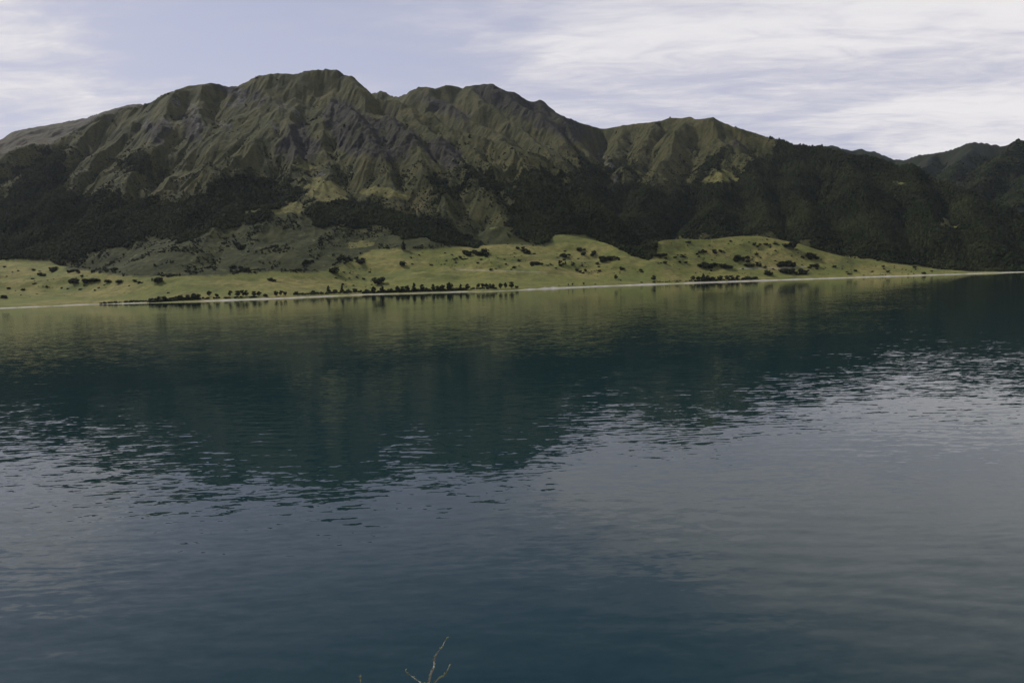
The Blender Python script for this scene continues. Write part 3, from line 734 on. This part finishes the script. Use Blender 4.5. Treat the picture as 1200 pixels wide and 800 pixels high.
def mesh_from(name, V, Fq, material):
    me = bpy.data.meshes.new(name); me.from_pydata(V, [], Fq); me.materials.append(material); me.update(); return me


def clumps(lobes, nleaf, size, r):
    """many small tilted leaf faces filling a set of lobes; gaps stay between lobes"""
    V = []; Fq = []
    for (cx, cy, cz, rx, rz) in lobes:
        for _ in range(nleaf):
            v = Vector((r.gauss(0, 1), r.gauss(0, 1), r.gauss(0, 1))).normalized() * (r.random() ** 0.35)
            c0 = Vector((cx + v.x * rx, cy + v.y * rx, cz + v.z * rz))
            nrm = (v + Vector((r.uniform(-.7, .7), r.uniform(-.7, .7), r.uniform(-.2, .9)))).normalized()
            a = nrm.orthogonal().normalized(); b_ = nrm.cross(a); s = size * r.uniform(0.6, 1.3)
            o = len(V)
            for an in (0.3, 1.7, 3.0, 4.5):
                V.append(tuple(c0 + (a * math.cos(an) + b_ * math.sin(an)) * s * r.uniform(.7, 1.1)))
            Fq.append((o, o + 1, o + 2, o + 3))
    return V, Fq


def tree_meshes(kind, seed):
    r = random.Random(seed)
    if kind == 'round':        # unit height 1, broad crown
        tr = [tube([(0, 0, -0.06), (0.01, 0, 0.15), (0.0, 0.02, 0.45), (0.02, 0.02, 0.75)], [0.04, 0.032, 0.022, 0.008])]
        lobes = []
        for k in range(8):
            an = k * 0.8 + r.random(); rad_ = r.uniform(0.12, 0.30); zz = r.uniform(0.30, 0.80)
            lobes.append((math.cos(an) * rad_, math.sin(an) * rad_, zz, r.uniform(0.13, 0.2), r.uniform(0.12, 0.18)))
            tr.append(tube([(0, 0, 0.2 + 0.3 * r.random()), (math.cos(an) * rad_ * .5, math.sin(an) * rad_ * .5, zz * .75), (math.cos(an) * rad_, math.sin(an) * rad_, zz)], [0.016, 0.011, 0.004], 5))
        lobes.append((0, 0, 0.82, 0.16, 0.15)); lobes.append((0, 0, 0.5, 0.25, 0.25)); lobes.append((0.0, 0.0, 0.28, 0.24, 0.14))
        return mesh_from('trunk', *join(tr), bark), mesh_from('crown', *clumps(lobes, 60, 0.055, r), tree_mat)
    if kind == 'tall':         # pine-like, ragged cone
        tr = [tube([(0, 0, -0.06), (0, 0, 0.3), (0.01, 0, 0.65), (0, 0, 0.97)], [0.032, 0.026, 0.016, 0.004])]
        lobes = []
        for k in range(9):
            h = 0.18 + 0.78 * k / 8; w = 0.26 * (1 - 0.78 * (k / 8) ** 1.2)
            for q in range(3):
                an = r.random() * 6.28
                lobes.append((math.cos(an) * w * .55, math.sin(an) * w * .55, h, w * 0.55, 0.07))
                if k < 7: tr.append(tube([(0, 0, h - 0.03), (math.cos(an) * w, math.sin(an) * w, h + 0.02)], [0.010, 0.003], 4))
        return mesh_from('trunk', *join(tr), bark), mesh_from('crown', *clumps(lobes, 26, 0.05, r), tree_mat)
    # shrub
    st = [tube([(0, 0, -0.1), (math.cos(k * 2.1) * .12, math.sin(k * 2.1) * .12, 0.25), (math.cos(k * 2.1) * .3, math.sin(k * 2.1) * .3, 0.6)], [0.04, 0.03, 0.01], 5) for k in range(4)]
    lobes = [(math.cos(k * 1.3) * .36, math.sin(k * 1.3) * .36, r.uniform(.3, .6), r.uniform(.24, .34), r.uniform(.25, .34)) for k in range(5)] + [(0, 0, 0.55, 0.4, 0.36), (0, 0, 0.2, 0.5, 0.2)]
    return mesh_from('stem', *join(st), bark), mesh_from('foliage', *clumps(lobes, 34, 0.12, r), shrub_mat)


VAR = {k: [tree_meshes(k, 100 + 7 * s) for s in range(4)] for k in ('round', 'tall', 'shrub')}
vis_cache = {}
def ground(px, py):
    """first ground met along the photo's ray"""
    u, e = ray([px], [py]); u, e = u[0], e[0]
    x = u * yrow; z = z_at(x, yrow.copy()); el = (z - CAM_H) / yrow
    k = np.argmax((el >= e) & (yrow > np.interp(u, su, shore_Y)))
    k = max(k, 1); f = np.clip((e - el[k - 1]) / (el[k] - el[k - 1] + 1e-12), 0, 1)
    Y = yrow[k - 1] + f * (yrow[k] - yrow[k - 1])
    return np.array([u * Y, Y, z_at(u * Y, Y)[0]])


def plant(name, kind, p, height, width, label, cat, group=None):
    tm, cm = random.choice(VAR[kind])
    e = bpy.data.objects.new(name, None); C.objects.link(e); e.location = p; e.empty_display_size = 1
    e.rotation_euler = (0, 0, random.random() * 6.28)
    base_w = {'round': 0.85, 'tall': 0.5, 'shrub': 1.3}[kind]
    e.scale = (width / base_w, width / base_w, height)
    for nm_, me in (('trunk' if kind != 'shrub' else 'stem', tm), ('crown' if kind != 'shrub' else 'foliage', cm)):
        o = bpy.data.objects.new(nm_, me); C.objects.link(o); o.parent = e
    return props(e, label, cat, group)


ORD = ['first', 'second', 'third', 'fourth', 'fifth', 'sixth', 'seventh', 'eighth', 'ninth', 'tenth', 'eleventh', 'twelfth', 'thirteenth', 'fourteenth', 'fifteenth', 'sixteenth', 'seventeenth', 'eighteenth', 'nineteenth', 'twentieth', 'twenty-first', 'twenty-second']
QUEUE = []
def put(*a): QUEUE.append(a)
def flush(most=298):
    # the largest shrubs are objects of their own; the many dots past that are one scatter
    small = sorted((q for q in QUEUE if q[5] == 'shrub'), key=lambda q: -q[2] * q[3])[most:]
    ids = {id(q) for q in small}; pts = []; rads = []
    for q in QUEUE:
        px, py_, w, h, kind, name, label, cat, group = q
        p = ground(px, py_); k = p[1] / F
        if id(q) in ids: pts.append(p - np.array([0, 0, 0.3])); rads.append(w * k * 0.5)
        else: plant(name, kind, p, max(h, 1.2) * k * 1.12, max(w, 1.2) * k * 1.25, label, cat, group)
    o = scatter_mesh('scrub', np.array(pts), np.array(rads), np.random.default_rng(63).uniform(0.4, 0.8, len(pts)), crown_variants(2, 7, 0.4, 61)[0], ico(2)[1], scrub_mat, 62)
    props(o, 'countless tiny dark shrubs dotted over the yellow-green pasture', 'scrub', None, 'stuff')


# shore trees: (px, py of the foot, width px, height px, kind)
ROWS = [
 ('in the thicket left of the beach', 'trees in the thicket left of the beach', [(178, 354.0, 7, 5, 'shrub'), (186, 353.5, 8, 6, 'round'), (193, 353.2, 7, 6, 'round'), (200, 352.8, 7, 5, 'shrub'), (207, 352.4, 7, 5, 'round'), (213, 352.0, 7, 6, 'round'), (220, 351.6, 7, 6, 'round'), (227, 351.0, 8, 7, 'round'), (232, 350.6, 6, 6, 'round')]),
 ('behind the long pale beach', 'trees behind the long pale beach', [(245, 347.0, 5, 6, 'round'), (254, 347.6, 4, 4, 'shrub'), (269.5, 347.2, 5, 6.5, 'round'), (279, 347.8, 6, 7, 'round'), (285, 347.6, 6, 7.5, 'round'), (288.5, 347.4, 5, 7, 'round'), (298, 347.4, 6, 6, 'round'), (303.5, 347.0, 5, 5.5, 'round'), (311, 347.4, 5, 3.5, 'shrub'), (323.5, 347.0, 5, 6, 'round'), (329, 346.2, 5, 5.5, 'round'), (334, 345.8, 4, 4.5, 'shrub'), (347, 345.4, 5, 4, 'shrub'), (367, 343.8, 5, 4, 'shrub'), (385, 342.8, 4.5, 7, 'tall'), (393, 343.0, 5, 4.5, 'shrub'), (401, 342.4, 4.5, 7, 'tall'), (408, 342.4, 5, 4, 'shrub'), (416, 342.0, 5, 4.5, 'shrub')]),
 ('in the long central waterside row', 'trees in the long row at the water', [(430, 343.4, 6, 5, 'shrub'), (438, 343.4, 6, 7.5, 'round'), (448, 343.2, 5.5, 8, 'round'), (457, 342.8, 6, 5, 'shrub'), (466, 342.4, 6, 7, 'round'), (472, 342.2, 6, 6.5, 'round'), (478, 342.0, 6, 7, 'round'), (485.5, 341.8, 6, 9, 'tall'), (494.5, 341.4, 6, 8, 'round'), (500, 341.4, 5, 5, 'shrub'), (508, 341.2, 5, 8, 'round'), (513, 341.0, 6, 6, 'round'), (518.5, 341.0, 5.5, 7, 'round'), (527, 340.8, 8, 9.5, 'round'), (540, 340.2, 4.5, 6.5, 'tall'), (547.5, 339.8, 6, 7, 'round')]),
 ('in the small grove on the point', 'trees in the small grove on the low point', [(555, 337.8, 3, 2.4, 'shrub'), (561, 337.2, 5, 5, 'round'), (565.5, 337.0, 5, 5, 'round'), (570, 337.2, 5, 5, 'round'), (574.5, 338.6, 4.5, 6, 'round'), (578, 338.2, 4, 5.5, 'round'), (586.5, 338.4, 4.6, 6.5, 'round'), (592.5, 338.0, 4.2, 6.8, 'round'), (599.5, 338.0, 6, 7.5, 'round'), (605.5, 337.6, 4, 3, 'shrub')]),
 ('along the grass edge right of centre', 'small trees along the grass edge right of centre', [(655, 334.8, 1.6, 1.6, 'shrub'), (666, 334.6, 1.8, 2.2, 'round'), (671, 334.4, 2.2, 2.6, 'round'), (684, 333.8, 2.4, 2.6, 'round'), (697.5, 333.2, 2.4, 2.2, 'shrub'), (721.5, 327.2, 4.6, 5.2, 'round'), (727.5, 328.8, 2.4, 2.4, 'shrub'), (766.5, 328.8, 6, 6, 'round'), (752, 331.2, 3, 2, 'shrub')]),
 ('on the bank below the right hill', 'trees on the bank below the right hill', [(812.5, 328.4, 6, 5, 'round'), (818.5, 329.0, 6, 5, 'round'), (824.5, 329.0, 5, 7.5, 'tall'), (829, 329.0, 6, 6, 'round'), (835, 328.8, 6, 4.5, 'round'), (844, 328.6, 6.5, 5.5, 'round'), (852, 328.4, 6, 5.5, 'round'), (858, 328.2, 6, 5.5, 'round'), (864, 327.8, 5, 5, 'round'), (876, 327.2, 6, 4, 'shrub'), (884, 326.8, 5, 3, 'shrub')]),
]
for where, grp, row in ROWS:
    cnt = len(row)
    for q, (a, b_, w, h, kd) in enumerate(row):
        look = {'round': 'dark rounded tree', 'tall': 'tall pointed dark tree', 'shrub': 'low dark bush'}[kd]
        put(a, b_, w, h, kd, 'shrub' if kd == 'shrub' else 'shore_tree', f'{look}, {ORD[q]} from left {where}'.replace('  ', ' '), 'bush' if kd == 'shrub' else 'tree', grp)

THICKETS = [(116, 356, 172, 353.0, 2.2, 70), (172, 354.3, 234, 350.6, 3.4, 90), (234, 350.2, 300, 348.2, 2.2, 50), (345, 345.6, 425, 342.0, 2.4, 90), (425, 343.6, 548, 339.6, 3.2, 170), (552, 338.4, 582, 338.2, 2.2, 40), (765, 331.0, 812, 329.0, 1.4, 40), (812, 329.4, 888, 326.8, 2.4, 70)]
tp = []; tr_ = []
for (xa, ya, xb, yb, sz, cnt) in THICKETS:
    for _ in range(cnt):
        f_ = random.random(); p = ground(xa + (xb - xa) * f_, ya + (yb - ya) * f_ + random.uniform(-.5, .5))
        tp.append(p - np.array([0, 0, 0.3])); tr_.append(sz * p[1] / F * random.uniform(0.32, 0.72))
th = scatter_mesh('thicket', np.array(tp), np.array(tr_), np.full(len(tp), 0.9), crown_variants(2, 5, 0.28, 71)[0], ico(2)[1], scrub_mat, 72)
props(th, 'low dark tangled undergrowth along the shore between the trees', 'undergrowth', None, 'stuff')

# clumps on the pasture: (px, py centre of foot, spread w, spread h, plants, plant size px, description)
random.seed(21)
CLUMPS = [
 (108, 331.0, 66, 2.6, 20, 4.2, 'in the long dark scrub strip on the left pasture'), (162, 331.5, 9, 4, 5, 3, 'in the loose patch right of the long scrub strip'),
 (60, 317, 9, 7, 8, 4.0, 'in the dark clump at the left gully mouth'), (50, 323, 7, 3, 4, 3.6, 'below the dark clump at the left gully mouth'), (40, 331, 3, 4, 3, 2.2, 'on the fence line at far left'), (3, 349, 7, 3, 4, 4, 'at the left edge above the beach'),
 (54, 336, 9, 1.5, 5, 2.2, 'in the faint low patch on the left pasture'), (125, 318, 40, 4, 14, 3.4, 'in the dark line under the bracken slope at left'), (88, 319, 16, 2, 6, 3.2, 'in the short line beside the left gully mouth'),
 (318, 329, 11, 2.4, 6, 3.6, 'in the small clump on the rounded hill near the shore'), (412, 306, 32, 7, 16, 4.0, 'in the sloping hedge above the rounded hill'), (363, 309, 14, 4, 8, 3.6, 'in the line at the top of the rounded hill'), (281, 316, 22, 4, 10, 4.0, 'in the clump behind the rounded hill'), (282, 291, 14, 8, 10, 4.4, 'in the dark clump alone on the bracken slope'),
 (558, 298, 26, 4.5, 16, 5.4, 'in the big dark clump at the pasture top'), (540, 303, 20, 2, 8, 2.6, 'in the flat patch left below the big dark clump'), (617, 296, 12, 4, 8, 3.6, 'in the clump right of the big dark clump'), (610, 291, 10, 2, 5, 2.6, 'in the thin line above that right clump'),
 (628, 311, 14, 3.2, 9, 3.6, 'in the spiky clump above the long paddock'), (645, 311, 10, 2, 6, 2.2, 'in the dotted tail right of the spiky clump'), (682, 294, 9, 3, 6, 4, 'in the clump below the small terrace edge'), (690, 299, 14, 5, 9, 3.4, 'in the diagonal row right of the terrace edge'), (711, 305, 17, 5, 14, 5.2, 'in the dense dark copse beside the forest tongue'), (723, 303, 6, 4, 4, 3.2, 'just right of the dense copse'),
 (655, 300, 24, 4, 10, 3.4, 'along the curved bank under the dark tongue'), (775, 301, 15, 4, 10, 4, 'at the foot of the forest tongue'), (776, 309, 9, 2, 5, 3, 'below the foot of the forest tongue'), (797, 300, 12, 3, 5, 2.4, 'on the left face of the right hill'), (822, 313, 10, 4, 6, 4, 'at the left end of the hill road'),
 (869, 305, 17, 5, 10, 4.6, 'in the sloping strip on the middle of the right hill'), (829, 313, 22, 4, 11, 4.4, 'in the dark clump left of the hill road'), (852, 314, 12, 3, 6, 4.2, 'between the two dark clumps at the hill road'), (882, 312, 18, 3, 8, 3.6, 'in the strip above the hill road'), (925, 311, 28, 4.5, 16, 4.6, 'in the long dark clump above the hill road'), (900, 321, 9, 5, 6, 4.4, 'in the clump left below the hill road'), (929, 319.5, 32, 4.5, 18, 4.4, 'in the long dark clump below the hill road'),
 (948, 301.5, 19, 5, 11, 4.2, 'in the sloping clump on the right shoulder of the hill'), (954, 313.5, 11, 4, 6, 4, 'on the right end of the hill road'), (832, 296, 34, 5, 14, 2.6, 'in the sparse patch high on the right hill'), (898, 287, 30, 4, 14, 2.6, 'in the sparse band under the hill crest'),
]
for (cx, cy, sw, sh, cnt, ps, where) in CLUMPS:
    for q in range(cnt):
        a = cx + sw * (random.random() - 0.5); b_ = cy + sh * (random.random() - 0.5)
        s_ = ps * random.uniform(0.5, 1.3)
        put(a, b_, s_ * 1.25, s_ * 0.85, 'shrub', 'shrub', f'dark green shrub {where}', 'shrub', f'shrubs {where}')
# single bushes that stand alone
for (a, b_, w, h, kd, lb) in [
    (185, 331.2, 11, 7, 'shrub', 'big round dark bush alone at the right end of the left pasture'), (197, 343.4, 3, 2.4, 'shrub', 'tiny dark bush above the dark thicket on the left shore'),
    (392, 320.0, 11, 8, 'shrub', 'big round dark bush standing right of the rounded hill'), (444, 333.0, 15, 8.5, 'shrub', 'largest round green bush on the grass above the long tree row'),
    (472, 311.5, 7.5, 6, 'shrub', 'round bush alone on pasture above the largest round bush'), (473, 294.0, 5, 10, 'tall', 'tall narrow dark tree at the lower edge of the bracken'),
    (655.5, 309.5, 2.6, 4, 'tall', 'leftmost upright small tree of three right of the spiky clump'), (660, 311.2, 2.6, 3.4, 'round', 'lowest small tree of three right of the spiky clump'), (662.5, 310.4, 2.6, 3.6, 'tall', 'rightmost upright small tree of three right of the spiky clump'),
    (676, 317.5, 4, 3, 'shrub', 'low bush below the diagonal row right of centre'), (686, 318.0, 3.4, 3.4, 'shrub', 'leaning low bush right of centre above the paddock'), (662, 294.5, 3, 2, 'shrub', 'small bush alone on pale slope above the curved bank'),
    (930, 292.0, 9, 9.5, 'round', 'tall dark tree alone near the crest of the right hill'), (922, 290.0, 9, 5, 'shrub', 'broad bush touching the tall tree near the hill crest')]:
    put(a, b_, w, h, kd, 'shrub' if kd == 'shrub' else 'pasture_tree', lb, 'bush' if kd == 'shrub' else 'tree', None)
# tiny dots of scrub on the grass
DOTS = [([(470, 296), (620, 294), (640, 306), (600, 318), (470, 312)], 90, 'dotted on the green pasture below the bracken'), ([(650, 296), (700, 306), (760, 318), (700, 324), (650, 316)], 60, 'dotted on grass above the right end of the paddock'),
        ([(780, 284), (900, 280), (980, 304), (985, 322), (880, 324), (790, 322)], 150, 'dotted over the right hill pasture'), ([(985, 306), (1130, 319), (1100, 321), (985, 324)], 54, 'dotted on the narrowing pasture at right'),
        ([(5, 312), (110, 322), (180, 336), (150, 346), (10, 352)], 54, 'dotted on the far left pasture'), ([(385, 318), (440, 312), (440, 338), (400, 338)], 36, 'dotted on grass beside the largest round bush')]
for poly, cnt, where in DOTS:
    pa = np.array(poly); k = 0
    while k < cnt:
        a = random.uniform(pa[:, 0].min(), pa[:, 0].max()); b_ = random.uniform(pa[:, 1].min(), pa[:, 1].max())
        if not inpoly(np.array([a]), np.array([b_]), poly)[0]: continue
        s_ = 0.8 + 2.6 * random.random() ** 3
        put(a, b_, s_ * 1.3, s_ * 0.8, 'shrub', 'shrub', f'tiny dark shrub {where}', 'shrub', f'tiny shrubs {where}'); k += 1

flush()

# ------------------------------------------------------------------ near bank and briar
bank_mat, n = mat('bank_grass'); g = n.new('ShaderNodeNewGeometry'); b = n.new('ShaderNodeBsdfPrincipled')
n.link(n.mix(n.noise(g.outputs['Position'], 2.0, 5), rgb(0.09, 0.09, 0.04), rgb(0.17, 0.15, 0.09)), b.inputs['Base Color']); b.inputs['Roughness'].default_value = 0.95
o_ = n.new('ShaderNodeOutputMaterial'); n.link(b.outputs[0], o_.inputs[0])
bxs = np.linspace(-60, 60, 121); bys = np.concatenate([np.linspace(-40, 0, 20, endpoint=False), np.linspace(0, 24, 60)])
BX, BY = np.meshgrid(bxs, bys)
BZ = 18.4 - np.maximum(BY - 0.4, 0) * 0.98 + 0.12 * fbm(BX / 2, BY / 2, 900, 3)
bi = np.arange(BX.size).reshape(BX.shape)
bme = raw_mesh('bank', np.stack([BX, BY, BZ], -1).reshape(-1, 3), np.stack([bi[:-1, :-1], bi[:-1, 1:], bi[1:, 1:], bi[1:, :-1]], -1).reshape(-1, 4), 4, bank_mat)
bo = bpy.data.objects.new('bank', bme); C.objects.link(bo); props(bo, 'steep grassy lake bank below the viewpoint', 'bank', None, 'structure')

twig_mat, n = mat('briar_bark'); g = n.new('ShaderNodeNewGeometry'); b = n.new('ShaderNodeBsdfPrincipled')
n.link(n.mix(n.maprange(n.noise(g.outputs['Position'], 38.0, 4), 0.35, 0.65), rgb(0.20, 0.17, 0.14), rgb(0.42, 0.38, 0.32)), b.inputs['Base Color']); b.inputs['Roughness'].default_value = 0.7
o_ = n.new('ShaderNodeOutputMaterial'); n.link(b.outputs[0], o_.inputs[0])
bud_mat, n = mat('briar_bud'); b = n.new('ShaderNodeBsdfPrincipled'); b.inputs['Base Color'].default_value = rgb(0.13, 0.15, 0.06); b.inputs['Roughness'].default_value = 0.6
o_ = n.new('ShaderNodeOutputMaterial'); n.link(b.outputs[0], o_.inputs[0])


def briar(name, Yd, stems, root_px, label, seed):
    r = random.Random(seed)
    root = P3(root_px, 800, Yd); gz = 18.4 - (Yd - 0.4) * 0.98
    e = bpy.data.objects.new(name, None); C.objects.link(e); e.location = (root[0], Yd, gz); e.empty_display_size = 0.1
    org = Vector(e.location)
    foot = Vector((root[0], Yd, gz - 0.05))
    for q, (pts, r0, r1) in enumerate(stems):
        path = [Vector(P3(a, b_, Yd + 0.02 * math.sin(k * 1.7 + q))) for k, (a, b_) in enumerate(pts)]
        if q == 0: path = [foot, foot.lerp(path[0], 0.35) + Vector((0.05, 0.03, 0)), foot.lerp(path[0], 0.75) + Vector((0.02, 0, 0))] + path
        L = len(path); rad_ = [r0 + (r1 - r0) * (k / (L - 1)) for k in range(L)]
        V, Fq = tube([p - org for p in path], rad_, 7)
        o = bpy.data.objects.new('stem' if q == 0 else 'twig', mesh_from('twig', V, Fq, twig_mat)); C.objects.link(o); o.parent = e
        for k in range(3 if q == 0 else 1, L):
            for _ in range(2):
                p = path[k - 1].lerp(path[k], r.random()) - org; dv = (path[k] - path[k - 1]).normalized()
                side = (Vector((r.uniform(-1, 1), r.uniform(-1, 1), r.uniform(0, 1)))).normalized()
                tip = p + (side * 0.8 + dv * 0.5) * 0.011
                ob = bpy.data.objects.new('bud', mesh_from('bud', *tube([p, p.lerp(tip, .5), tip], [0.0022, 0.0026, 0.0005], 5), bud_mat)); C.objects.link(ob); ob.parent = o
    return props(e, label, 'twig')
briar('briar_shoot', 2.5, [
    ([(501, 812), (502.5, 799), (504.5, 790), (508.5, 781), (508.8, 775), (509.8, 769), (512.8, 764), (517.5, 758.5), (520.8, 752), (523.5, 747)], 0.0058, 0.0010),
    ([(502, 804), (499, 800.5), (492.5, 799), (487.5, 795.6), (482.5, 792), (477.5, 789), (475.2, 785.6)], 0.0036, 0.0010),
    ([(503, 808), (508.5, 800.5), (514, 794.5), (519.5, 792), (523, 788), (525, 783), (527.5, 779)], 0.0030, 0.0008)], 501,
    'bare pale thorny shoot forking at the bottom edge near the middle', 5)
briar('briar_shoot', 2.6, [([(423, 815), (422.6, 800), (421.8, 794), (422.0, 790)], 0.0034, 0.0010)], 423, 'single short twig tip at the bottom edge left of the forked shoot', 6)

# ------------------------------------------------------------------ haze
hz, n = mat('haze')
vp = n.new('ShaderNodeVolumePrincipled'); vp.inputs['Color'].default_value = rgb(0.80, 0.86, 1.0); vp.inputs['Density'].default_value = 1.05e-5; vp.inputs['Anisotropy'].default_value = 0.2
o_ = n.new('ShaderNodeOutputMaterial'); n.link(vp.outputs[0], o_.inputs['Volume'])
zl, zh = -14.0, float(Z.max()) + 30
hv = np.array([(x, y, z) for z in (zl, zh) for (x, y) in ((-9500, -600), (9500, -600), (9500, 9500), (-9500, 9500))])
hf = np.array([(3, 2, 1, 0), (4, 5, 6, 7), (0, 1, 5, 4), (1, 2, 6, 5), (2, 3, 7, 6), (3, 0, 4, 7)])
ho = bpy.data.objects.new('haze', raw_mesh('haze', hv, hf, 4, hz, False)); C.objects.link(ho)
ho.data.materials.clear(); ho.data.materials.append(hz)
props(ho, 'thin bluish summer haze over the lake and mountains', 'haze', None, 'stuff')
